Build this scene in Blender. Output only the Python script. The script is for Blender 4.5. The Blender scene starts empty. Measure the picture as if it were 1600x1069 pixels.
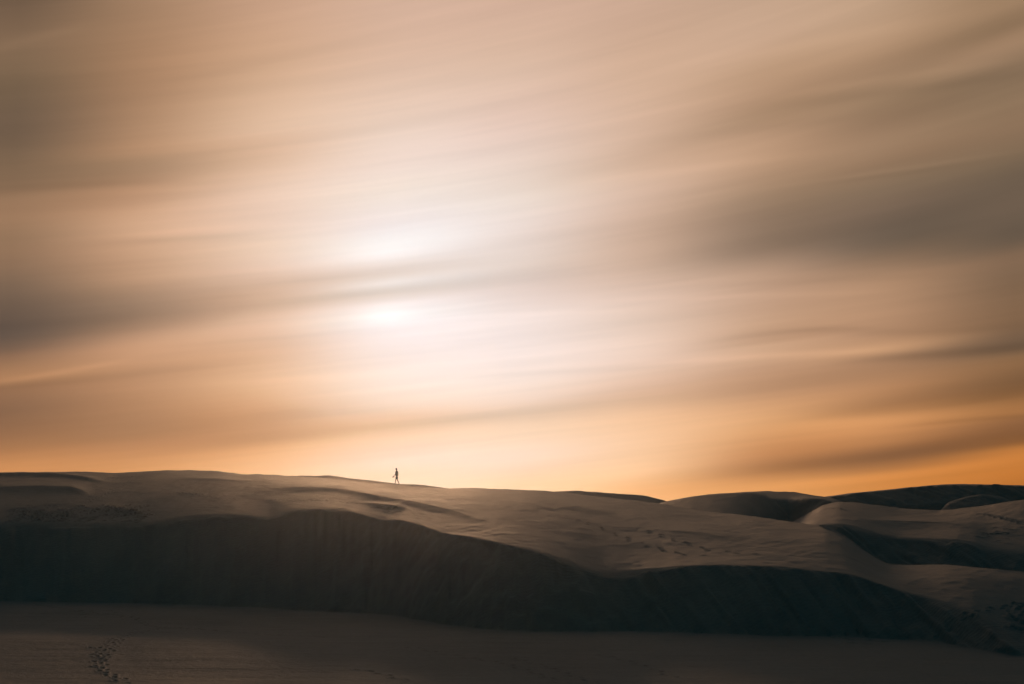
import bpy, bmesh, math
import numpy as np
from mathutils import Vector

# ------------------------------------------------------------------ camera
W, H = 1600, 1069
F = 2222.0                       # focal length in photo pixels (50 mm on 36 mm)
YH = 800.0                       # row of the true horizon
PITCH = math.atan((YH - H / 2) / F)
scene = bpy.context.scene
cam_d = bpy.data.cameras.new("camera")
cam_d.sensor_width = 36.0
cam_d.lens = 36.0 * F / W
cam_d.clip_start = 0.1
cam_d.clip_end = 20000
cam = bpy.data.objects.new("camera", cam_d)
scene.collection.objects.link(cam)
cam.location = (0, 0, 0)
cam.rotation_euler = (math.pi / 2 + PITCH, 0, 0)
scene.camera = cam


def azel(x, y):
    """photo pixel -> azimuth (from +Y, to the right) and elevation, radians"""
    x = np.asarray(x, float); y = np.asarray(y, float)
    dx = (x - W / 2) / F
    dz = -(y - H / 2) / F
    c, s = math.cos(PITCH), math.sin(PITCH)
    wy = c - dz * s
    wz = s + dz * c
    return np.arctan2(dx, wy), np.arctan2(wz, np.hypot(dx, wy))


scene.view_settings.view_transform = 'Standard'
scene.view_settings.look = 'None'
scene.view_settings.exposure = 0
scene.view_settings.gamma = 1
scene.cycles.use_denoising = True
scene.cycles.max_bounces = 6
scene.cycles.volume_bounces = 0
scene.cycles.sample_clamp_indirect = 4

# ------------------------------------------------------------------ world
SUN_AZ, SUN_EL = [float(v) for v in azel(596, 568)]
world = bpy.data.worlds.new("World")
scene.world = world
world.use_nodes = True
nt = world.node_tree
for n in list(nt.nodes):
    nt.nodes.remove(n)
L = nt.links


class E:
    """tiny expression wrapper that writes math nodes"""
    def __init__(s, sock): s.s = sock
    def __add__(a, b): return M('ADD', a, b)
    def __radd__(a, b): return M('ADD', b, a)
    def __sub__(a, b): return M('SUBTRACT', a, b)
    def __rsub__(a, b): return M('SUBTRACT', b, a)
    def __mul__(a, b): return M('MULTIPLY', a, b)
    def __rmul__(a, b): return M('MULTIPLY', b, a)
    def __truediv__(a, b): return M('DIVIDE', a, b)


def plug(node, i, v):
    if isinstance(v, E): L.new(v.s, node.inputs[i])
    else: node.inputs[i].default_value = v


def M(op, a, b=None, c=None, clamp=False):
    n = nt.nodes.new('ShaderNodeMath'); n.operation = op; n.use_clamp = clamp
    plug(n, 0, a)
    if b is not None: plug(n, 1, b)
    if c is not None: plug(n, 2, c)
    return E(n.outputs[0])


def smooth(v, a, b):
    n = nt.nodes.new('ShaderNodeMapRange'); n.interpolation_type = 'SMOOTHSTEP'
    plug(n, 0, v); n.inputs[1].default_value = a; n.inputs[2].default_value = b
    return E(n.outputs[0])


tc = nt.nodes.new('ShaderNodeTexCoord')
sep = nt.nodes.new('ShaderNodeSeparateXYZ'); L.new(tc.outputs['Generated'], sep.inputs[0])
dX, dY, dZ = E(sep.outputs[0]), E(sep.outputs[1]), E(sep.outputs[2])
az = M('ARCTAN2', dX, dY)
el = M('ARCSINE', dZ)
X = az * F                        # arc units, about one photo pixel each
Y = el * (-F) + YH


def XY(x, y):
    a, e = azel(x, y)
    return float(a) * F, YH - float(e) * F


def shear(xx, yy):
    s = 0.11 + 0.08 * np.clip((430 - yy) / 430, 0, 1.2)
    return yy + s * (xx + 800)


# slanting streak coordinate: the wind-drawn cloud lies along lines of equal T
slope = M('MULTIPLY_ADD', M('MINIMUM', M('MAXIMUM', (430 - Y) / 430.0, 0.0), 1.2), 0.08, 0.11)
T = Y + slope * (X + 800.0)
T0, T1 = 0.0, 980.0
P = (T - T0) / (T1 - T0)

SKY = {
 0: [(0,(112,90,72)),(70,(128,104,82)),(130,(118,98,76)),(200,(112,91,73)),(250,(125,100,76)),(290,(138,107,80)),(330,(158,120,91)),(370,(150,117,89)),(400,(146,113,87)),(440,(126,102,82)),(500,(100,84,72)),(530,(100,85,75)),(555,(135,102,80)),(590,(172,125,88)),(607,(152,110,80)),(650,(135,100,76)),(700,(162,115,80)),(735,(200,140,90))],
 200: [(0,(163,130,102)),(100,(168,128,98)),(200,(172,134,105)),(235,(182,140,108)),(260,(165,133,105)),(300,(186,142,112)),(350,(206,164,136)),(400,(197,157,129)),(440,(180,145,118)),(480,(147,123,103)),(510,(155,125,102)),(540,(197,150,118)),(570,(195,145,108)),(620,(180,132,95)),(680,(170,122,85)),(705,(198,136,88)),(735,(215,150,92))],
 400: [(0,(202,160,132)),(100,(206,168,138)),(200,(222,188,160)),(225,(218,182,155)),(260,(222,188,162)),(300,(232,200,178)),(350,(232,202,182)),(385,(238,208,185)),(420,(228,198,178)),(450,(208,180,161)),(480,(208,178,156)),(510,(226,190,165)),(550,(222,180,148)),(600,(230,185,145)),(640,(212,162,120)),(675,(200,148,105)),(700,(233,170,114)),(735,(243,186,136))],
 600: [(0,(214,176,152)),(100,(222,188,165)),(200,(235,208,190)),(260,(240,218,205)),(300,(243,226,214)),(350,(246,234,230)),(380,(249,243,240)),(402,(248,239,235)),(416,(238,224,216)),(430,(231,216,206)),(443,(238,228,222)),(460,(232,218,208)),(475,(247,236,232)),(495,(251,246,244)),(515,(250,240,238)),(560,(250,234,226)),(610,(250,230,215)),(640,(242,214,192)),(655,(236,200,170)),(675,(244,205,170)),(720,(249,217,196)),(745,(251,210,182))],
 800: [(0,(212,174,152)),(100,(220,188,166)),(200,(228,200,186)),(300,(236,218,206)),(345,(239,223,215)),(370,(234,218,210)),(420,(228,212,203)),(450,(230,212,204)),(490,(244,228,222)),(550,(246,230,224)),(600,(248,228,216)),(630,(240,214,196)),(650,(235,205,180)),(680,(246,214,186)),(720,(249,218,196)),(760,(251,204,166))],
 1000: [(0,(204,168,146)),(100,(208,174,150)),(200,(214,180,158)),(260,(210,178,156)),(300,(218,186,166)),(340,(207,177,160)),(380,(200,172,155)),(420,(205,178,162)),(460,(222,194,178)),(500,(226,200,184)),(560,(238,208,190)),(585,(228,196,176)),(610,(222,186,162)),(650,(244,196,155)),(700,(246,200,160)),(740,(246,196,150)),(770,(240,177,118))],
 1200: [(0,(196,164,138)),(60,(200,166,140)),(100,(190,156,128)),(150,(180,145,118)),(180,(172,140,112)),(210,(187,149,120)),(260,(186,148,118)),(300,(165,135,108)),(340,(147,121,99)),(390,(146,122,102)),(420,(182,150,128)),(470,(195,158,134)),(500,(198,160,132)),(530,(194,156,128)),(545,(208,168,138)),(580,(190,150,122)),(620,(205,155,115)),(660,(225,165,108)),(700,(207,142,90)),(730,(190,130,85)),(760,(222,154,88))],
 1400: [(0,(188,156,126)),(50,(184,150,120)),(80,(168,136,108)),(110,(158,128,102)),(150,(152,125,98)),(180,(148,118,92)),(220,(160,128,100)),(250,(150,118,90)),(285,(135,112,88)),(320,(122,100,82)),(370,(112,95,78)),(400,(140,112,88)),(430,(172,134,104)),(480,(178,138,108)),(520,(176,136,106)),(545,(190,148,112)),(560,(165,128,100)),(600,(178,130,92)),(630,(172,122,80)),(650,(215,150,92)),(690,(178,122,80)),(715,(150,105,76)),(735,(190,125,68)),(755,(212,135,62))],
 1600: [(0,(160,128,98)),(30,(142,114,88)),(60,(160,128,102)),(100,(135,112,90)),(150,(140,116,92)),(200,(140,112,88)),(240,(125,104,82)),(270,(110,94,78)),(320,(108,92,78)),(370,(103,88,73)),(395,(130,102,80)),(430,(128,100,76)),(500,(130,100,74)),(540,(112,92,74)),(560,(140,105,72)),(600,(130,92,58)),(640,(165,115,70)),(660,(138,96,68)),(690,(140,92,55)),(700,(190,120,58)),(730,(200,122,52)),(760,(185,112,48))],
}

# one smooth relation between brightness, place and hue, so that the colour does not mottle
_k, _y, _c = [], [], []
for k_, pts_ in SKY.items():
    for y_, c_v in pts_:
        _k.append(k_ / 800.0 - 1); _y.append(y_ / 400.0 - 1); _c.append(c_v)
_c = np.array(_c, float); _k = np.array(_k); _y = np.array(_y); _l = _c.mean(1) / 128 - 1
Fm = np.stack([np.ones_like(_k), _k, _y, _k * _y, _k ** 2, _y ** 2, _y ** 3, _y ** 4, _l, _l ** 2, _l * _y, _l * _k, _l * _y ** 2, _y ** 2 * _k, _k ** 2 * _y], 1)
hue = np.stack([_c[:, 0] / _c.mean(1), _c[:, 2] / _c.mean(1)], 1)
coef, *_ = np.linalg.lstsq(Fm, hue, rcond=None)
wf_ = (0.6 * np.clip((0.72 - _l) / 0.3, 0, 1))[:, None]
hf = wf_ * (Fm @ coef) + (1 - wf_) * hue
i_ = 0
for k_ in list(SKY):
    new_ = []
    for y_, c_v in SKY[k_]:
        m_ = sum(c_v) / 3.0; r_ = m_ * hf[i_, 0]; b_ = m_ * hf[i_, 1]
        new_.append((y_, (r_, 3 * m_ - r_ - b_, b_))); i_ += 1
    SKY[k_] = new_


def ramp(points, k):
    n = nt.nodes.new('ShaderNodeValToRGB'); cr = n.color_ramp
    cr.interpolation = 'CARDINAL'
    a, _ = XY(k, 400)
    st = []
    for y, c in points:
        xx, yy = XY(k, y)
        # part of the glow low in the sky comes from the hazy air in front of it
        hz = np.interp(y, [200, 300, 375, 468, 562, 656, 760], [1, 2, 4, 8, 14, 20, 24]) * math.exp(-((k - 560) / 240.0) ** 2)
        c = (c[0] - hz, c[1] - hz * .95, c[2] - hz * .8)
        st.append(((shear(xx, yy) - T0) / (T1 - T0), c))
    while len(cr.elements) < len(st): cr.elements.new(0.5)
    for e_, (p, c) in zip(cr.elements, st):
        e_.position = min(max(p, 0), 1)
    for e_, (p, c) in zip(cr.elements, st):
        e_.color = (c[0] / 255, c[1] / 255, c[2] / 255, 1)
    L.new(P.s, n.inputs[0])
    return n.outputs[0]


def vmath(op, a, b=None):
    n = nt.nodes.new('ShaderNodeVectorMath'); n.operation = op
    L.new(a, n.inputs[0])
    if b is not None:
        if isinstance(b, E): L.new(b.s, n.inputs[3] if op == 'SCALE' else n.inputs[1])
        elif isinstance(b, (float, int)): n.inputs[3].default_value = b
        elif isinstance(b, tuple): n.inputs[1].default_value = b
        else: L.new(b, n.inputs[1])
    return n.outputs[0]


# columns are even in the picture, so the blend runs in tan(azimuth)
ks = sorted(SKY)
U = M('MINIMUM', M('MAXIMUM', (dX / M('MAXIMUM', dY, 0.05)) * (F / 200.0 / 0.993) + 4.0, 0.0), 8.0)
acc = None
for i, k in [(-1, ks[0])] + list(enumerate(ks)) + [(len(ks), ks[-1])]:
    d = M('ABSOLUTE', U - float(i))
    d2 = d * d; d3 = d2 * d
    near = M('MULTIPLY_ADD', d3, 1.5, 1.0) - 2.5 * d2
    far = d3 * (-0.5) + 2.5 * d2 - 4.0 * d + 2.0
    w = near * M('LESS_THAN', d, 1.0) + far * (M('GREATER_THAN', d, 0.99999) * M('LESS_THAN', d, 2.0))
    v = vmath('SCALE', ramp(SKY[k], k), w)
    acc = v if acc is None else vmath('ADD', acc, v)


def gauss(x, y, rx, ry, tilt=0.0):
    gx, gy = XY(x, y)
    a = X - gx; b = Y - gy + a * tilt
    q = (a / rx) * (a / rx) + (b / ry) * (b / ry)
    return M('POWER', 2.718, q * (-1.0))


spots = gauss(592, 393, 70, 13, 0.08) * 0.018 + gauss(598, 494, 46, 17, 0.12) * 0.042 \
    + gauss(592, 444, 60, 7, 0.12) * 0.02 + gauss(600, 440, 60, 60) * 0.01
cmb = nt.nodes.new('ShaderNodeCombineXYZ')
for i in range(3): L.new(spots.s, cmb.inputs[i])
acc = vmath('ADD', acc, cmb.outputs[0])


def streak(ft, fx, seed, detail):
    c = nt.nodes.new('ShaderNodeCombineXYZ')
    L.new((T * ft).s, c.inputs[0]); L.new((X * fx).s, c.inputs[1]); c.inputs[2].default_value = seed
    n = nt.nodes.new('ShaderNodeTexNoise'); n.inputs['Scale'].default_value = 1
    n.inputs['Detail'].default_value = detail; n.inputs['Roughness'].default_value = 0.55
    L.new(c.outputs[0], n.inputs['Vector'])
    return E(n.outputs['Fac']) - 0.5




def line(x0, y0, x1, y1, x2, y2, w, amp):
    """one drawn-out wisp through three picture points"""
    (a0, b0), (a1, b1), (a2, b2) = XY(x0, y0), XY(x1, y1), XY(x2, y2)
    cc = ((b2 - b1) / (a2 - a1) - (b1 - b0) / (a1 - a0)) / (a2 - a0)
    m = (b1 - b0) / (a1 - a0) + cc * (a1 - a0)
    xc = X - a1
    yv = M('MULTIPLY_ADD', M('MULTIPLY_ADD', xc, cc, m), xc, b1)
    q = (Y - yv) / w
    ln = xc / ((a2 - a0) / 2.0 * 0.75)
    return M('POWER', 2.718, (q * q + M('POWER', M('ABSOLUTE', ln), 3.0)) * (-1.0)) * (amp * 1.25)


LINES = [
 (1080, 540, 1240, 517, 1420, 517, 5, -.045), (1250, 518, 1450, 519, 1680, 500, 6, -.03),
 (960, 574, 1200, 556, 1480, 546, 6, .04), (1260, 565, 1480, 552, 1720, 528, 8, -.09),
 (760, 648, 1080, 619, 1420, 578, 11, -.05), (1290, 650, 1450, 638, 1680, 596, 9, -.07),
 (1400, 668, 1520, 656, 1720, 645, 4, -.06), (1120, 742, 1330, 718, 1640, 668, 13, -.10), (1230, 758, 1400, 742, 1700, 700, 7, .06),
 (-60, 606, 80, 584, 260, 550, 5, .05), (-60, 612, 150, 590, 420, 566, 7, -.045),
 (330, 450, 540, 430, 780, 400, 8, -.035), (330, 486, 520, 464, 740, 436, 8, -.04), (560, 462, 760, 438, 1100, 410, 16, -.03),
 (240, 704, 560, 671, 980, 630, 10, -.065), (380, 655, 520, 645, 700, 650, 8, -.02),
 (-60, 92, 60, 58, 180, 30, 8, .03), (-60, 300, 120, 289, 320, 280, 6, -.035),
 (-60, 318, 150, 300, 380, 292, 7, .03), (150, 372, 320, 358, 480, 346, 6, .02), (100, 382, 280, 374, 450, 366, 6, -.03),
 (1150, 300, 1400, 266, 1680, 222, 4, .03), (1250, 288, 1400, 272, 1560, 246, 5, -.03),
 (1150, 160, 1400, 122, 1680, 80, 7, .03), (1180, 172, 1420, 140, 1680, 104, 8, -.035),
 (1000, 120, 1250, 70, 1600, 6, 9, .02), (900, 236, 1150, 205, 1450, 170, 8, -.02), (850, 290, 1100, 262, 1400, 222, 7, .02),
 (300, 190, 550, 150, 850, 90, 10, -.015), (200, 140, 420, 95, 700, 30, 9, -.018), (330, 600, 500, 590, 760, 560, 6, .02),
 (200, 545, 420, 528, 700, 505, 5, -.02), (700, 590, 900, 580, 1150, 565, 5, -.02), (650, 500, 850, 490, 1100, 482, 5, .015),
 (1000, 455, 1250, 440, 1600, 428, 6, -.02), (900, 470, 1180, 462, 1500, 452, 5, .02),
]
wisps = None
for l_ in LINES:
    wv_ = line(*l_)
    wisps = wv_ if wisps is None else wisps + wv_

st_ = 1.0 + wisps + streak(1 / 7., 1 / 380., 21.3, 2) * 0.03 + streak(1 / 42., 1 / 700., 3.1, 3) * 0.075 + streak(1 / 15., 1 / 420., 9.7, 2) * 0.052
acc = vmath('SCALE', acc, st_)
acc = vmath('MAXIMUM', acc, (0.0, 0.0, 0.0))
# display value -> scene light
sp2 = nt.nodes.new('ShaderNodeSeparateXYZ'); L.new(acc, sp2.inputs[0])
cb2 = nt.nodes.new('ShaderNodeCombineXYZ')
for i in range(3):
    v = M('POWER', (E(sp2.outputs[i]) + 0.055) / 1.055, 2.4)
    L.new(v.s, cb2.inputs[i])
cloud = cb2.outputs[0]
# the lit cloud sheet covers the sunset side; the unseen rest is dusk sky, dimmed and blued to shade the dunes
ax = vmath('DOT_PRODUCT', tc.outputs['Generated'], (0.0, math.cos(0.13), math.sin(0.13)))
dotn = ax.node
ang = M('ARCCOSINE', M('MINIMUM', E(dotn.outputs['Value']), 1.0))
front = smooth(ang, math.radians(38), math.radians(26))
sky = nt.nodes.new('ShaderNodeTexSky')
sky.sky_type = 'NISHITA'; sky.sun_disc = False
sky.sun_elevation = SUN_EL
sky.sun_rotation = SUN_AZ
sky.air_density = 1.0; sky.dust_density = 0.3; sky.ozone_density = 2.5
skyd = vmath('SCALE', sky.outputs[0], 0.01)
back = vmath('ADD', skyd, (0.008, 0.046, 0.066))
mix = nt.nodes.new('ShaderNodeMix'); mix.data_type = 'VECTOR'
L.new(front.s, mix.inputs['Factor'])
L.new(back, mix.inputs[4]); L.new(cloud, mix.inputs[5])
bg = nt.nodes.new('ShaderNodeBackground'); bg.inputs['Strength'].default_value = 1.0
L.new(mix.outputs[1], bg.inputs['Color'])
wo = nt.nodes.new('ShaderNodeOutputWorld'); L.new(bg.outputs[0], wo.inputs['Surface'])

# ------------------------------------------------------------------ sun
sd = bpy.data.lights.new("sun", 'SUN')
sd.energy = 2.4
sd.angle = math.radians(9)
sd.color = (1.0, 0.57, 0.31)
sun = bpy.data.objects.new("sun", sd)
scene.collection.objects.link(sun)
tosun = Vector((math.sin(SUN_AZ) * math.cos(SUN_EL), math.cos(SUN_AZ) * math.cos(SUN_EL), math.sin(SUN_EL)))
sun.rotation_euler = tosun.to_track_quat('Z', 'Y').to_euler()
sun.location = (0, 0, 30)

# ------------------------------------------------------------------ terrain
rng = np.random.default_rng(7)
FLAT = -7.1
az_f = np.radians(np.arange(-22.6, 22.61, 0.032))
side = np.radians(22.6 + np.cumsum(np.linspace(0.06, 3.2, 95)))
side = side[side < math.radians(179.0)]
AZ = np.concatenate([-side[::-1], az_f, side])
R = np.concatenate([np.geomspace(1.5, 45, 50)[:-1], np.arange(45, 68, 0.22), np.arange(68, 134, 0.1),
                    np.arange(134, 205, 0.2), np.geomspace(205, 6000, 130)])
nA, nR = len(AZ), len(R)


def gsm(a, step, sigma_deg=0.12):
    """smooth a per-azimuth array over the finely sampled middle"""
    s = max(1, int(sigma_deg / step))
    k = np.exp(-0.5 * (np.arange(-3 * s, 3 * s + 1) / s) ** 2); k /= k.sum()
    i0 = len(side); m = a[i0:i0 + len(az_f)]
    p = np.pad(m, 3 * s, mode='edge')
    a = a.copy(); a[i0:i0 + len(az_f)] = np.convolve(p, k, 'valid')
    return a


def curve(pts, sig=0.1):
    xs = [p[0] for p in pts]; ys = [p[1] for p in pts]
    # subdivide so that the perspective mapping stays exact
    xx = np.linspace(xs[0], xs[-1], 400); yy = np.interp(xx, xs, ys)
    a, e = azel(xx, yy)
    return gsm(np.interp(AZ, a, e), 0.032, sig)


def along(pts, sig=0.4):
    xs = [p[0] for p in pts]; vs = [p[1] for p in pts]
    a, _ = azel(xs, [800] * len(xs))
    return gsm(np.interp(AZ, a, vs), 0.032, sig)


def hash2(ix, iy, seed):
    h = (ix.astype(np.int64) * 374761393 + iy.astype(np.int64) * 668265263 + seed * 1274126177) & 0xffffffff
    h = ((h ^ (h >> 13)) * 1103515245) & 0xffffffff
    h = (h ^ (h >> 16)) & 0xffffff
    return h / float(0xffffff) * 2 - 1


def noise(x, y, seed=0):
    ix = np.floor(x); iy = np.floor(y); fx = x - ix; fy = y - iy
    fx = fx * fx * fx * (fx * (fx * 6 - 15) + 10); fy = fy * fy * fy * (fy * (fy * 6 - 15) + 10)
    a = hash2(ix, iy, seed); b = hash2(ix + 1, iy, seed); c = hash2(ix, iy + 1, seed); d = hash2(ix + 1, iy + 1, seed)
    return (a + (b - a) * fx) * (1 - fy) + (c + (d - c) * fx) * fy


A2 = AZ[:, None]; R2 = R[None, :]
GX = np.sin(A2) * R2; GY = np.cos(A2) * R2


def sst(x, a, b):
    t = np.clip((x - a) / (b - a), 0, 1); return t * t * (3 - 2 * t)


def smin(a, b, k):
    h = np.clip(0.5 + 0.5 * (b - a) / k, 0, 1)
    return b + (a - b) * h - k * h * (1 - h)


def smax(a, b, k): return -smin(-a, -b, k)


# --- the sand flat below the camera's hill
flat = FLAT + 0.05 * noise(GX / 14, GY / 9, 1) + 0.10 * noise(GX / 40 + 0.02 * GY, GY / 13, 2)
flat = flat - 1.0 * sst(R2, 86, 58) + sst(R2, 130, 110) * (0.016 * noise(GX / 7, GY / 1.1 + GX / 30, 41) + 0.010 * noise(GX / 3, GY / .5 + GX / 20, 42))
flat = flat + (-1.7 - FLAT) * (1 - sst(R2, 0, 44))
far_und = 2.5 * noise(GX / 90, GY / 60, 5) + 1.0 * noise(GX / 35, GY / 25, 6)
flat = flat + sst(R2, 210, 300) * (far_und + 1.0) + sst(np.abs(A2), 0.6, 1.2) * sst(R2, 60, 140) * (far_und + 2.0)

# --- main dune: base line, slip-face crest, top, near skyline
base = curve([(0, 938), (200, 942), (430, 950), (600, 960), (700, 975), (780, 985), (860, 987), (1000, 985), (1200, 993), (1350, 996), (1450, 1001), (1520, 1010), (1600, 1019)], 0.3)
C1 = curve([(0, 818), (105, 820), (200, 818), (236, 817), (275, 810), (315, 805), (367, 804), (420, 809), (439, 804), (465, 798), (505, 796), (547, 800), (584, 810), (605, 814), (623, 813), (649, 819), (689, 831), (728, 838), (767, 844), (800, 851), (852, 865), (887, 877), (915, 888), (947, 897), (984, 895), (1023, 889), (1062, 884), (1115, 882.5), (1180, 884), (1220, 886), (1246, 889), (1311, 895), (1337, 899), (1364, 908), (1403, 921), (1442, 932), (1482, 945), (1516, 957), (1547, 975), (1600, 1012)], 0.1)
NN = curve([(0, 738.5), (80, 737), (130, 737), (180, 738.5), (240, 735.5), (300, 735), (340, 736), (380, 741), (420, 741.5), (450, 744), (500, 746.5), (540, 750), (580, 755), (600, 757), (640, 761), (690, 763), (740, 762.5), (790, 764.5), (860, 767.5), (930, 775), (1000, 783), (1040, 789), (1100, 798), (1180, 807), (1246, 817), (1290, 823), (1316, 834), (1348, 858), (1370, 873), (1390, 882.5), (1430, 884), (1480, 883), (1530, 887), (1600, 893)], 0.1)
rb = FLAT / np.tan(base)
tanC = np.tan(C1)
SL = 0.62
rc = (SL * rb - FLAT) / (SL - tanC)          # where the slip face meets the crest sight line
zc = tanC * rc
rN = along([(0, 200), (300, 188), (450, 166), (560, 152), (617, 148), (750, 154), (860, 160), (1040, 146), (1180, 136), (1290, 121), (1348, 114), (1390, 106), (1480, 100), (1600, 97)], 0.9)
zN = np.tan(NN) * rN
kc = along([(0, .9), (300, .6), (430, .35), (600, .25), (850, .35), (900, .6), (960, .9), (1010, .4), (1080, .15), (1400, .15), (1460, .4), (1600, .8)], 0.2)


def col(a): return a[:, None]


front_pl = col(zc) + (R2 - col(rc)) * SL
# top surface: linear to the near skyline, gently convex
zc_s = gsm(zc, 0.032, 1.3); rc_s = gsm(rc, 0.032, 1.3)
u = (R2 - col(rc_s)) / col(rN - rc_s)
shape = np.exp(-(np.maximum(R2 - col(rc), 0) / 9.0) ** 1.5)      # the crest's own waviness dies out behind it
u_ = np.clip(u, 0, 1)
top = col(zc_s) + col(zN - zc_s) * (1.35 * u_ - 0.35 * u_ ** 2) + 0.1 * np.sin(np.clip(u, 0, 1) * math.pi) ** 2 * sst(np.abs(A2), 1, 0)
u_c = np.clip((col(rc) - col(rc_s)) / col(rN - rc_s), 0, 1)
at_c = col(zc_s) + col(zN - zc_s) * (1.35 * u_c - 0.35 * u_c ** 2) + 0.1 * np.sin(u_c * math.pi) ** 2
top = top + (col(zc) - at_c) * shape
down = col(zN) - 0.02 * (R2 - col(rN)) - 0.012 * (R2 - col(rN)) ** 2
down = np.maximum(down, col(zN) - 0.3 * (R2 - col(rN)) - 0.0)
top = np.where(R2 > col(rN), down, top)
main = smin(front_pl, top, col(kc))


def layer(crest, r_c, slope_f, back=None, r_b=None, kk=0.25, fall=0.25, ext=6.0):
    """a dune: crest sight line at distance r_c, lee face toward the camera, long back"""
    z0 = np.tan(crest) * r_c
    dd_ = R2 - col(r_c)
    fr = col(z0) + dd_ * slope_f + np.minimum(dd_ + ext, 0) * 0.8
    if back is None:
        t = col(z0) - fall * 0.25 * (R2 - col(r_c))
        e0, er = z0, r_c + 5
        t = np.where(R2 > col(er), col(z0) - fall * 0.25 * 5 - fall * (R2 - col(er)), t)
    else:
        z1 = np.tan(back) * r_b
        t = col(z0) + col((z1 - z0) / (r_b - r_c)) * (R2 - col(r_c))
        t = np.where(R2 > col(r_b), col(z1) - fall * (R2 - col(r_b)), t)
    return smin(fr, t, kk)


def c_(v): return np.full(nA, float(v))


# rim behind the walker and rim farther right
E1 = layer(curve([(0, 900), (370, 900), (400, 775), (430, 748), (447, 743.5), (468, 742.5), (489, 743), (510, 741.5), (526, 743), (544, 746.5), (580, 750), (600, 753), (620, 755), (662, 758), (689, 761.5), (705, 763), (730, 775), (760, 900), (1600, 900)], 0.05),
           rN + 4.5, 0.12, kk=0.15)
F1 = layer(curve([(0, 900), (790, 900), (820, 790), (850, 769), (870, 767), (893, 766), (930, 767.5), (960, 770), (990, 772), (1010, 774), (1035, 780), (1060, 790), (1085, 900), (1600, 900)], 0.05),
           c_(186), 0.15, kk=0.3, ext=12.0)
# barchan on the right of centre
HH = layer(curve([(0, 1000), (980, 830), (1010, 797), (1035, 786), (1050, 782.5), (1080, 776.5), (1110, 772.5), (1150, 770), (1175, 769.5), (1190, 773), (1201, 778), (1232, 780.5), (1262, 778.5), (1285, 779), (1300, 784), (1320, 795), (1345, 815), (1600, 1000)], 0.06),
           along([(1000, 158), (1100, 160), (1170, 161), (1235, 165), (1290, 157), (1350, 150)], 0.15), along([(1000, .09), (1150, .12), (1185, .2), (1215, .5), (1300, .5)], 0.5)[:, None],
           curve([(0, 1000), (980, 830), (1010, 796), (1035, 785), (1050, 782), (1080, 776), (1110, 772), (1150, 769.5), (1180, 768), (1200, 767.5), (1240, 769), (1260, 772), (1285, 776), (1310, 781), (1345, 800), (1600, 1000)], 0.06),
           c_(176), kk=0.15, ext=24.0)
# dunes at the right edge
R1 = layer(curve([(0, 1100), (1200, 860), (1270, 822), (1310, 817), (1340, 823), (1372, 834), (1403, 841), (1442, 841.5), (1495, 842.5), (1521, 847), (1547, 856), (1574, 861), (1600, 866)], 0.15),
           along([(1300, 122), (1440, 119), (1600, 113)]), 0.55,
           curve([(0, 1000), (1150, 870), (1235, 818), (1262, 803), (1285, 789), (1310, 783.5), (1337, 785), (1377, 790), (1416, 795), (1463, 798), (1490, 796), (1540, 790), (1600, 780)], 0.1),
           along([(1280, 155), (1450, 149), (1600, 141)]), kk=along([(1200, 1.0), (1330, .5), (1390, .3), (1500, .3), (1600, .6)])[:, None])
D2 = layer(curve([(0, 1000), (1440, 850), (1462, 810), (1471, 795), (1482, 784), (1508, 776.5), (1530, 773), (1545, 772.5), (1565, 776), (1600, 792)], 0.06),
           c_(192), 0.45, kk=0.4, fall=0.15)
DD = layer(curve([(0, 1000), (1200, 810), (1262, 778), (1278, 776), (1290, 773), (1330, 767), (1380, 762), (1420, 758), (1463, 754), (1500, 752.5), (1540, 753), (1600, 755)], 0.08),
           c_(206), 0.5, kk=0.3, fall=0.2)

fade = sst(np.abs(A2), 1.15, 0.62)           # the dune field dies out beside and behind
LOW = -14.0
z = flat.copy()
owner_flat = None
for lay, k in ((main, 0.12), (E1, 0.05), (F1, 0.05), (HH, 0.1), (R1, 0.12), (D2, 0.12), (DD, 0.1)):
    lay = np.maximum(LOW + (lay - LOW) * fade, LOW)
    z = smax(z, lay, k)
is_dune = (z > flat + 0.05) | (R2 > 150)


def hit(px, py):
    """first point of the surface seen through a photo pixel -> (azimuth, distance)"""
    a, e = azel(px, py)
    i = int(np.argmin(np.abs(AZ - a)))
    el_ = np.arctan2(z[i], R)
    ok = np.nonzero((el_ >= e) & (R > 46))[0]
    return (AZ[i], R[ok[0]]) if len(ok) else (AZ[i], 150.0)


# --- low ridges with a shaded lee on the tops
def ridge(pts, h, wf, wb, endfade=0.004):
    global z
    pr = [hit(*p) for p in pts]
    a = np.array([q[0] for q in pr]); r = np.array([q[1] for q in pr])
    rr = np.interp(AZ, a, r)
    rr = gsm(rr, 0.032, 0.25)
    w = sst(AZ, a[0] - endfade, a[0] + 3 * endfade) * sst(AZ, a[-1] + endfade, a[-1] - 3 * endfade)
    d = R2 - col(rr)
    p = np.where(d < 0, sst(d, -wf, 0.25 * wf), 1.0) * np.where(d > 0, np.exp(-(d / wb) ** 2), 1.0)
    z = z + h * col(w) * p


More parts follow.
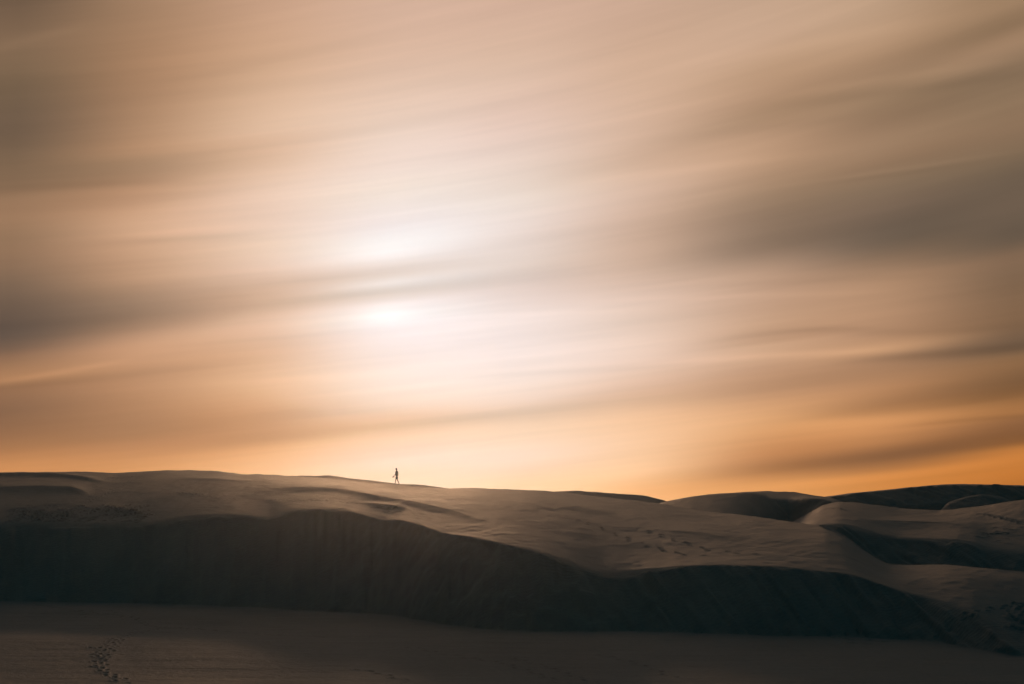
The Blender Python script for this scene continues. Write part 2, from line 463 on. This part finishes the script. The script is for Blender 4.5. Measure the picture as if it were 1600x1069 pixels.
ridge([(430, 764), (526, 766), (571, 775), (610, 781), (662, 791), (715, 802), (752, 814)], 0.20, 3.6, 9, 0.010)
ridge([(-40, 742), (50, 742.5), (100, 744), (140, 750), (165, 754)], 0.26, 3.6, 6)
ridge([(-60, 767), (0, 765), (60, 764), (110, 765), (140, 771)], 0.30, 4.6, 8)
ridge([(150, 797), (180, 796), (215, 801)], 0.18, 2.4, 4)
ridge([(280, 750), (340, 750), (400, 753)], 0.10, 3.0, 6)
ridge([(868, 790), (900, 794), (940, 800), (960, 805)], 0.12, 4.0, 6)
ridge([(780, 783), (830, 788), (860, 794)], 0.05, 1.6, 5)
ridge([(1000, 830), (1050, 832), (1100, 836), (1160, 846)], 0.16, 5.0, 8, 0.012)
ridge([(1350, 812), (1390, 818), (1440, 821), (1480, 822), (1520, 825)], 0.34, 5.0, 6, 0.010)
ridge([(560, 786), (590, 790), (615, 792), (640, 797)], 0.10, 1.6, 2.4, 0.004)
ridge([(0, 955), (150, 960), (300, 965), (600, 1004), (1000, 1014)], 0.05, 4.0, 5)
ridge([(0, 1000), (60, 1003), (150, 1010), (320, 1014)], 0.035, 2.0, 4)
ridge([(200, 1026), (420, 1040), (600, 1052)], 0.05, 5.0, 8)

# --- roughness of the sand: wind crust on tops, avalanche flutes on the lee faces
dzdr = np.gradient(z, R, axis=1)
steep = sst(dzdr, 0.30, 0.55)
near_w = sst(R2, 45, 60) * sst(R2, 260, 200) * sst(np.abs(A2), 0.6, 0.45)
arc = A2 * 100.0
crust = 0.03 * noise(GX / 1.7, GY / 3.1, 11) + 0.03 * noise(GX / 5.5, GY / 7, 12) + 0.02 * noise(GX / 0.6, GY / 0.9, 13)
lean = sst(A2, 0.00, 0.10)
fl = arc + lean * (R2 - 95) * 0.55
flute = 0.18 * noise(fl / 0.75, R2 / 7.0, 21) + 0.12 * noise(fl / 0.32, R2 / 4.0, 22) + 0.07 * noise(fl / 2.6, R2 / 6, 23)
lump_w = along([(0, .1), (500, .15), (640, .8), (760, 1.0), (980, 1.0), (1060, .5), (1250, .5), (1600, .6)])
lump = 0.12 * noise(GX / 0.55, GY / 0.8, 31) + 0.15 * noise(GX / 1.2, GY / 1.5, 32)
z = z + near_w * ((1 - steep) * crust * np.where(is_dune, 1, 0.35) + steep * (flute + lump * col(lump_w)))

# --- footprints, pressed into the mesh
xs_, ys_, ds_ = [], [], []
steps = []


def trail(pts, spread=0.13, stride=0.72, depth=0.055, n_side=1, jitter=0.05):
    P3 = []
    for p in pts:
        a, r = hit(*p); P3.append((math.sin(a) * r, math.cos(a) * r))
    P3 = np.array(P3); seg = np.linalg.norm(np.diff(P3, axis=0), axis=1); cum = np.concatenate([[0], np.cumsum(seg)])
    s = 0.0; k = 0
    while s < cum[-1]:
        i = min(int(np.searchsorted(cum, s, 'right')) - 1, len(seg) - 1)
        t = (s - cum[i]) / max(seg[i], 1e-6); p = P3[i] * (1 - t) + P3[i + 1] * t
        d = (P3[i + 1] - P3[i]) / max(seg[i], 1e-6); nrm = np.array([-d[1], d[0]])
        q = p + nrm * spread * (1 if k % 2 else -1) + rng.normal(0, jitter, 2)
        steps.append((q[0], q[1], math.atan2(d[1], d[0]) + rng.normal(0, .15), depth * rng.uniform(.8, 1.25), 1.0))
        s += stride * rng.uniform(.88, 1.12); k += 1


def cluster(px0, py0, px1, py1, n, depth=0.06):
    for _ in range(n):
        a, r = hit(rng.uniform(px0, px1), np.clip(rng.normal((py0 + py1) / 2, (py1 - py0) / 3.2), py0, py1))
        steps.append((math.sin(a) * r, math.cos(a) * r, rng.uniform(0, 6.28), depth * rng.uniform(.5, 1.3), rng.uniform(.8, 1.5)))


trail([(60, 945), (120, 956), (182, 961), (207, 964), (232, 978), (262, 981), (320, 984), (420, 992), (520, 996)])
trail([(260, 979), (182, 996), (156, 1018), (150, 1039), (172, 1058), (200, 1069), (240, 1085)], depth=.045)
trail([(215, 985), (176, 1012), (160, 1030), (165, 1050), (190, 1062)], depth=0.04)
cluster(120, 952, 200, 964, 14)
cluster(135, 1012, 182, 1048, 8, .035)
trail([(640, 1012), (700, 1023), (785, 1036), (840, 1053), (880, 1070)])
trail([(810, 1030), (850, 1041), (870, 1048), (892, 1056), (930, 1069)])
trail([(940, 1024), (982, 1034), (1010, 1042), (1060, 1062)], stride=.9)
trail([(560, 1046), (600, 1054), (628, 1062), (650, 1072)])
trail([(630, 974), (660, 978), (720, 984)], depth=.04)
trail([(1300, 994), (1330, 999), (1380, 1004)], depth=.05)
cluster(1290, 988, 1400, 1006, 18, .08)
trail([(905, 812), (978, 841), (997, 848), (1019, 855), (1039, 860), (1060, 865), (1100, 869)], stride=1.5, depth=.07, spread=.2)
trail([(1000, 826), (1052, 844), (1077, 851), (1097, 858), (1120, 861), (1180, 867)], stride=1.5, depth=.07, spread=.2)
trail([(1285, 822), (1295, 827.5), (1316, 836), (1337, 850), (1346, 858)], depth=.12, stride=.5)
trail([(1305, 794), (1318, 797), (1330, 799)], depth=.12)
trail([(110, 800), (131, 787), (150, 778), (171, 770), (200, 755), (223, 743), (262, 739)], depth=.08)
trail([(120, 752), (175, 747), (200, 746), (240, 740)], depth=.07)
trail([(250, 770), (275, 770), (330, 775)], depth=.07)
cluster(10, 790, 235, 815, 190, .17)
cluster(30, 800, 110, 813, 80, .24)
cluster(160, 742, 210, 750, 14, .08)
cluster(588, 790, 622, 800, 14, .10)
cluster(800, 778, 870, 795, 8, .05)
cluster(1572, 944, 1640, 985, 60, .09)
trail([(1440, 1002), (1485, 985), (1519, 968), (1510, 958), (1500, 956)], depth=.08)
trail([(1532, 803), (1560, 808), (1600, 819)], depth=.10)
trail([(1519, 962), (1560, 950), (1600, 946)], depth=.08)
trail([(700, 768), (640, 762), (621, 758), (600, 756)], depth=.05)
cluster(1530, 825, 1580, 845, 20, .08)
trail([(330, 778), (400, 781), (480, 782), (560, 788)], depth=.05, stride=1.0)

for (sx, sy, th, dep, sc) in steps:
    r = math.hypot(sx, sy); a = math.atan2(sx, sy)
    da = 0.7 / r
    i0, i1 = np.searchsorted(AZ, [a - da, a + da]); j0, j1 = np.searchsorted(R, [r - 0.7, r + 0.7])
    if i1 <= i0 or j1 <= j0: continue
    gx = GX[i0:i1, j0:j1] - sx; gy = GY[i0:i1, j0:j1] - sy
    c, s = math.cos(th), math.sin(th)
    uu = (gx * c + gy * s) / (0.15 * sc); vv = (-gx * s + gy * c) / (0.085 * sc)
    q = uu * uu + vv * vv
    z[i0:i1, j0:j1] += 0.95 * dep * (-np.exp(-q * 0.9) + 0.45 * np.exp(-(np.sqrt(q) - 1.9) ** 2 * 3.0))

sup_r = hit(620, 757)


def height_at(x, y):
    a = math.atan2(x, y); r = math.hypot(x, y)
    i = int(np.argmin(np.abs(AZ - a))); return float(np.interp(r, R, z[i]))


# ------------------------------------------------------------------ materials
def mat(name):
    m = bpy.data.materials.new(name); m.use_nodes = True
    return m, m.node_tree, m.node_tree.nodes['Principled BSDF']


def sand_material():
    m, t, b = mat("sand")
    tcn = t.nodes.new('ShaderNodeTexCoord')

    def nz(scale, detail, rough=.6, sx=1, sy=1, sz=1):
        mp = t.nodes.new('ShaderNodeMapping'); mp.inputs['Scale'].default_value = (sx, sy, sz)
        t.links.new(tcn.outputs['Object'], mp.inputs[0])
        n = t.nodes.new('ShaderNodeTexNoise'); n.inputs['Scale'].default_value = scale
        n.inputs['Detail'].default_value = detail; n.inputs['Roughness'].default_value = rough
        t.links.new(mp.outputs[0], n.inputs['Vector']); return n.outputs['Fac']

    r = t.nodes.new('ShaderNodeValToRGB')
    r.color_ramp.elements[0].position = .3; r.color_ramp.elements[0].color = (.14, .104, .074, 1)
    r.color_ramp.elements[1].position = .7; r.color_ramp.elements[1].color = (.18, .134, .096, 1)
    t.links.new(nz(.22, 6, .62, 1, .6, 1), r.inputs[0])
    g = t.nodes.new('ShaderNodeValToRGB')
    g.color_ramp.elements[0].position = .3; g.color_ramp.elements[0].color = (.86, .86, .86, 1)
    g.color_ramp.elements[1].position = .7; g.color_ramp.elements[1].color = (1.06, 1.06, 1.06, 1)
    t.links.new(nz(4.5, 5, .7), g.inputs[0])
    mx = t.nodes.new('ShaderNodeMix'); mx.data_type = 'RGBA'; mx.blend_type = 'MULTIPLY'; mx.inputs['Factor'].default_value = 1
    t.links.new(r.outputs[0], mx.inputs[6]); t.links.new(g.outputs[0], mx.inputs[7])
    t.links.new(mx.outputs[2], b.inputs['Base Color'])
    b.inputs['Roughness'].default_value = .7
    b.inputs['Specular IOR Level'].default_value = .4
    bu = t.nodes.new('ShaderNodeBump'); bu.inputs['Strength'].default_value = .8; bu.inputs['Distance'].default_value = .10
    t.links.new(nz(2.6, 6, .7, .8, 1.2, 1), bu.inputs['Height'])
    # wind ripples
    wv = t.nodes.new('ShaderNodeTexWave'); wv.bands_direction = 'Y'
    wv.inputs['Scale'].default_value = 1.1; wv.inputs['Distortion'].default_value = 5.0
    wv.inputs['Detail'].default_value = 2; wv.inputs['Detail Scale'].default_value = .8
    t.links.new(tcn.outputs['Object'], wv.inputs[0])
    b2 = t.nodes.new('ShaderNodeBump'); b2.inputs['Strength'].default_value = .4; b2.inputs['Distance'].default_value = .03
    t.links.new(wv.outputs['Fac'], b2.inputs['Height']); t.links.new(bu.outputs[0], b2.inputs['Normal'])
    t.links.new(b2.outputs[0], b.inputs['Normal'])
    return m


SAND = sand_material()


def plain(name, c, rough=.8, sc=30):
    m, t, b = mat(name)
    n = t.nodes.new('ShaderNodeTexNoise'); n.inputs['Scale'].default_value = sc; n.inputs['Detail'].default_value = 3
    r = t.nodes.new('ShaderNodeValToRGB')
    r.color_ramp.elements[0].color = (c[0] * .8, c[1] * .8, c[2] * .8, 1)
    r.color_ramp.elements[1].color = (c[0] * 1.2, c[1] * 1.2, c[2] * 1.2, 1)
    t.links.new(n.outputs['Fac'], r.inputs[0]); t.links.new(r.outputs[0], b.inputs['Base Color'])
    b.inputs['Roughness'].default_value = rough
    return m


# ------------------------------------------------------------------ terrain meshes
V = np.stack([GX, GY, z], -1).reshape(-1, 3)
idx = np.arange(nA * nR).reshape(nA, nR)
q_idx = np.stack([idx[:-1, :-1], idx[1:, :-1], idx[1:, 1:], idx[:-1, 1:]], -1)
wrap = np.stack([idx[-1, :-1], idx[0, :-1], idx[0, 1:], idx[-1, 1:]], -1)
qd = is_dune[:-1, :-1]


def make_mesh(name, quads, extra=None):
    used, inv = np.unique(quads.ravel(), return_inverse=True)
    vs = V[used]
    me = bpy.data.meshes.new(name)
    nq = len(quads)
    me.vertices.add(len(vs)); me.vertices.foreach_set('co', vs.astype(np.float32).ravel())
    me.loops.add(nq * 4); me.loops.foreach_set('vertex_index', inv.astype(np.int32).ravel())
    me.polygons.add(nq)
    me.polygons.foreach_set('loop_start', np.arange(0, nq * 4, 4, dtype=np.int32))
    me.polygons.foreach_set('loop_total', np.full(nq, 4, dtype=np.int32))
    me.polygons.foreach_set('use_smooth', np.ones(nq, dtype=bool))
    me.update(calc_edges=True); me.validate()
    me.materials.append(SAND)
    o = bpy.data.objects.new(name, me); scene.collection.objects.link(o)
    o['kind'] = 'structure'
    return o


# orientation: azimuth grows clockwise, so this order faces up
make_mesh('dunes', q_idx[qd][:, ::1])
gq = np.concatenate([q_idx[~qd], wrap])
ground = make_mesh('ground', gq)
# close the disc under the camera
cen = np.concatenate([[len(V)], idx[:, 0]])
bmx = bmesh.new(); bmx.from_mesh(ground.data)
bmx.verts.ensure_lookup_table()
inner = [v for v in bmx.verts if math.hypot(v.co.x, v.co.y) < 1.5001]
inner.sort(key=lambda v: math.atan2(v.co.x, v.co.y))
cv = bmx.verts.new((0, 0, float(z[:, 0].mean())))
for i in range(len(inner)):
    f = bmx.faces.new((inner[i], cv, inner[(i + 1) % len(inner)])); f.smooth = True
bmesh.ops.recalc_face_normals(bmx, faces=bmx.faces[-len(inner):])
bmx.to_mesh(ground.data); bmx.free()

# ------------------------------------------------------------------ the walker
SKIN = plain('tanned_skin', (.14, .075, .045), .6)
SHIRT = plain('dark_cotton', (.035, .028, .028), .9)
SHORTS = plain('dark_canvas', (.03, .024, .022), .9)
HAIR = plain('dark_hair', (.02, .013, .01), .7, 80)
LEATHER = plain('dark_leather', (.04, .03, .025), .6)


def skinned(name, verts, edges, radii, m, parent=None, root=0, sub=2):
    me = bpy.data.meshes.new(name)
    me.from_pydata([Vector(v) for v in verts], edges, [])
    o = bpy.data.objects.new(name, me); scene.collection.objects.link(o)
    me.materials.append(m)
    md = o.modifiers.new('skin', 'SKIN')
    md.use_smooth_shade = True
    for i, r in enumerate(radii):
        sv = me.skin_vertices[0].data[i]
        sv.radius = r if isinstance(r, tuple) else (r, r)
        sv.use_root = (i == root)
    s = o.modifiers.new('subdivision', 'SUBSURF'); s.levels = sub; s.render_levels = sub
    if parent is not None: o.parent = parent
    return o


def chain(pts, start, radii_start=None):
    return pts


pa, pr_ = hit(619.5, 757.0)
PX, PY = math.sin(pa) * pr_, math.cos(pa) * pr_
PZ = height_at(PX + .27, PY)
LF = height_at(PX - .22, PY) - PZ          # ground under the leading foot
root = bpy.data.objects.new('person', None); scene.collection.objects.link(root)
root.location = (PX, PY, PZ)
root['label'] = 'lone walker in dark shirt and shorts striding left along the dune crest, shoes in hand'
root['category'] = 'person'

# joints: x right in the picture, y away from the camera, z up; walking towards -x
bv = [
    (.015, 0, .90),     # 0 pelvis
    (.005, 0, 1.10),    # 1 waist
    (.000, 0, 1.30),    # 2 chest
    (-.005, 0, 1.43),   # 3 neck base
    (-.035, 0, 1.52),   # 4 neck
    (-.060, 0, 1.63),   # 5 head
    (-.055, 0, 1.71),   # 6 crown
    # near arm (camera side) swings back
    (.005, -.17, 1.40), (.075, -.20, 1.14), (.085, -.19, .93), (.07, -.185, .85),            # 7-10
    # far arm reaches forward with the shoes
    (-.01, .17, 1.40), (-.13, .20, 1.15), (-.27, .18, .98), (-.32, .17, .93),               # 11-14
    # rear leg
    (.03, -.09, .86), (.085, -.095, .50), (.285, -.09, .09), (.27, -.09, .035), (.15, -.095, .025),   # 15-19
    # leading leg
    (.00, .09, .86), (-.10, .09, .50 + LF * .5), (-.175, .09, .09 + LF), (-.165, .09, .04 + LF), (-.29, .09, .03 + LF),  # 20-24
]
be = [(0, 1), (1, 2), (2, 3), (3, 4), (4, 5), (5, 6), (3, 7), (7, 8), (8, 9), (9, 10), (3, 11), (11, 12), (12, 13), (13, 14),
      (0, 15), (15, 16), (16, 17), (17, 18), (18, 19), (0, 20), (20, 21), (21, 22), (22, 23), (23, 24)]
br = [(.12, .14), (.105, .13), (.12, .155), (.07, .08), (.055, .055), (.092, .078), (.07, .06),
      .055, .043, .030, .036, .055, .043, .030, .036,
      .085, .058, .038, .040, .032, .085, .058, .038, .040, .032]
skinned('body', bv, be, br, SKIN, root)


def fingers(hx, hy, hz, dx, dz, curl):
    """five fingers leaving one palm"""
    out = []
    for k in range(4):
        oy = (k - 1.5) * .019; ln = (.065, .078, .073, .055)[k]
        out.append([(hx, hy + oy, hz), (hx + dx * ln * .6, hy + oy, hz + dz * ln * .6),
                    (hx + dx * ln * .8 + curl * .02, hy + oy, hz + dz * ln * 1.05)])
    out.append([(hx - dx * .02, hy + .032, hz + .03), (hx + dx * .02 - .01, hy + .055, hz - .0), (hx + dx * .03 - .01, hy + .055, hz - .03)])
    return out


for hx, hy, hz, dx, dz, cu in ((.065, -.185, .82, -.2, -1, -1), (-.345, .17, .905, -.55, -.8, 1)):
    hv, he, hr = [(hx, hy, hz + .04)], [], [.026]
    for fg in fingers(hx, hy, hz, dx, dz, cu):
        b0 = len(hv); hv += fg; he += [(0, b0), (b0, b0 + 1), (b0 + 1, b0 + 2)]; hr += [.014, .0095, .008]
    skinned('hand', hv, he, hr, SKIN, root, sub=1)

skinned('shirt', [(.02, 0, .84), (.01, 0, 1.08), (.0, 0, 1.30), (-.004, 0, 1.42), (.008, -.17, 1.40), (.062, -.198, 1.20),
                  (-.008, .17, 1.40), (-.095, .195, 1.22)],
        [(0, 1), (1, 2), (2, 3), (3, 4), (4, 5), (3, 6), (6, 7)],
        [(.165, .18), (.155, .17), (.168, .195), (.095, .10), .09, .08, .09, .08], SHIRT, root)
skinned('shorts', [(.018, 0, .90), (.02, 0, .80), (.035, -.085, .72), (.075, -.095, .55), (-.01, .085, .72), (-.075, .09, .56 + LF * .4)],
        [(0, 1), (1, 2), (2, 3), (1, 4), (4, 5)],
        [(.155, .17), (.15, .17), .12, .105, .12, .105], SHORTS, root)
skinned('hair', [(-.035, 0, 1.655), (-.05, 0, 1.70), (-.07, 0, 1.715), (-.03, 0, 1.60)],
        [(0, 1), (1, 2), (0, 3)], [(.088, .085), (.08, .072), (.05, .045), (.06, .06)], HAIR, root)
skinned('nose', [(-.135, 0, 1.625), (-.158, 0, 1.61)], [(0, 1)], [.016, .012], SKIN, root, sub=1)
for s in (-1, 1):
    skinned('ear', [(-.05, s * .080, 1.64), (-.048, s * .088, 1.61)], [(0, 1)], [.018, .014], SKIN, root, sub=1)
    skinned('eye', [(-.137, s * .032, 1.652), (-.141, s * .032, 1.652)], [(0, 1)], [.010, .008], HAIR, root, sub=1)
skinned('mouth', [(-.135, -.022, 1.578), (-.140, 0, 1.578), (-.135, .022, 1.578)], [(0, 1), (1, 2)], [.006, .007, .006], LEATHER, root, sub=1)

# the pair of shoes hanging from the leading hand: a thing of its own
sh = bpy.data.objects.new('shoes', None); scene.collection.objects.link(sh)
sh.location = (PX - .355, PY + .17, PZ + .80)
sh['label'] = 'small dark pair of shoes dangling from the lone walker\'s leading hand'
sh['category'] = 'shoes'
sh.scale = (1.05, 1.05, 1.05)
for s in (-1, 1):
    up = skinned('shoe', [(.10, s * .04, .03), (.03, s * .04, .035), (-.06, s * .04, .01), (-.13, s * .04, -.005), (.06, s * .035, .075)],
                 [(0, 1), (1, 2), (2, 3), (1, 4)], [(.034, .045), (.036, .042), (.04, .034), (.034, .024), (.03, .03)], LEATHER, sh, root=1)
    skinned('sole', [(.12, s * .04, -.012), (.02, s * .04, -.018), (-.08, s * .04, -.028), (-.15, s * .04, -.030)],
            [(0, 1), (1, 2), (2, 3)], [(.036, .010), (.03, .010), (.04, .010), (.026, .008)], SHORTS, up, root=1, sub=1)

# ------------------------------------------------------------------ haze
def haze(density, color, aniso):
    lo, hi = FLAT - 8, 14
    b = bmesh.new(); bmesh.ops.create_cube(b, size=1)
    me = bpy.data.meshes.new('haze'); b.to_mesh(me); b.free()
    o = bpy.data.objects.new('haze', me); scene.collection.objects.link(o)
    o.scale = (12400, 12400, hi - lo); o.location = (0, 0, (hi + lo) / 2)
    m = bpy.data.materials.new('air'); m.use_nodes = True; t = m.node_tree
    for n in list(t.nodes): t.nodes.remove(n)
    v = t.nodes.new('ShaderNodeVolumePrincipled'); out = t.nodes.new('ShaderNodeOutputMaterial')
    v.inputs['Density'].default_value = density; v.inputs['Color'].default_value = (*color, 1)
    v.inputs['Anisotropy'].default_value = aniso
    t.links.new(v.outputs[0], out.inputs['Volume'])
    me.materials.append(m); o['kind'] = 'stuff'
    o['label'] = 'thin warm evening haze over the dunes'
    o['category'] = 'haze'
    return o


HAZE = .38e-4
if HAZE > 0:
    haze(HAZE, (.93, .98, 1.0), .92)
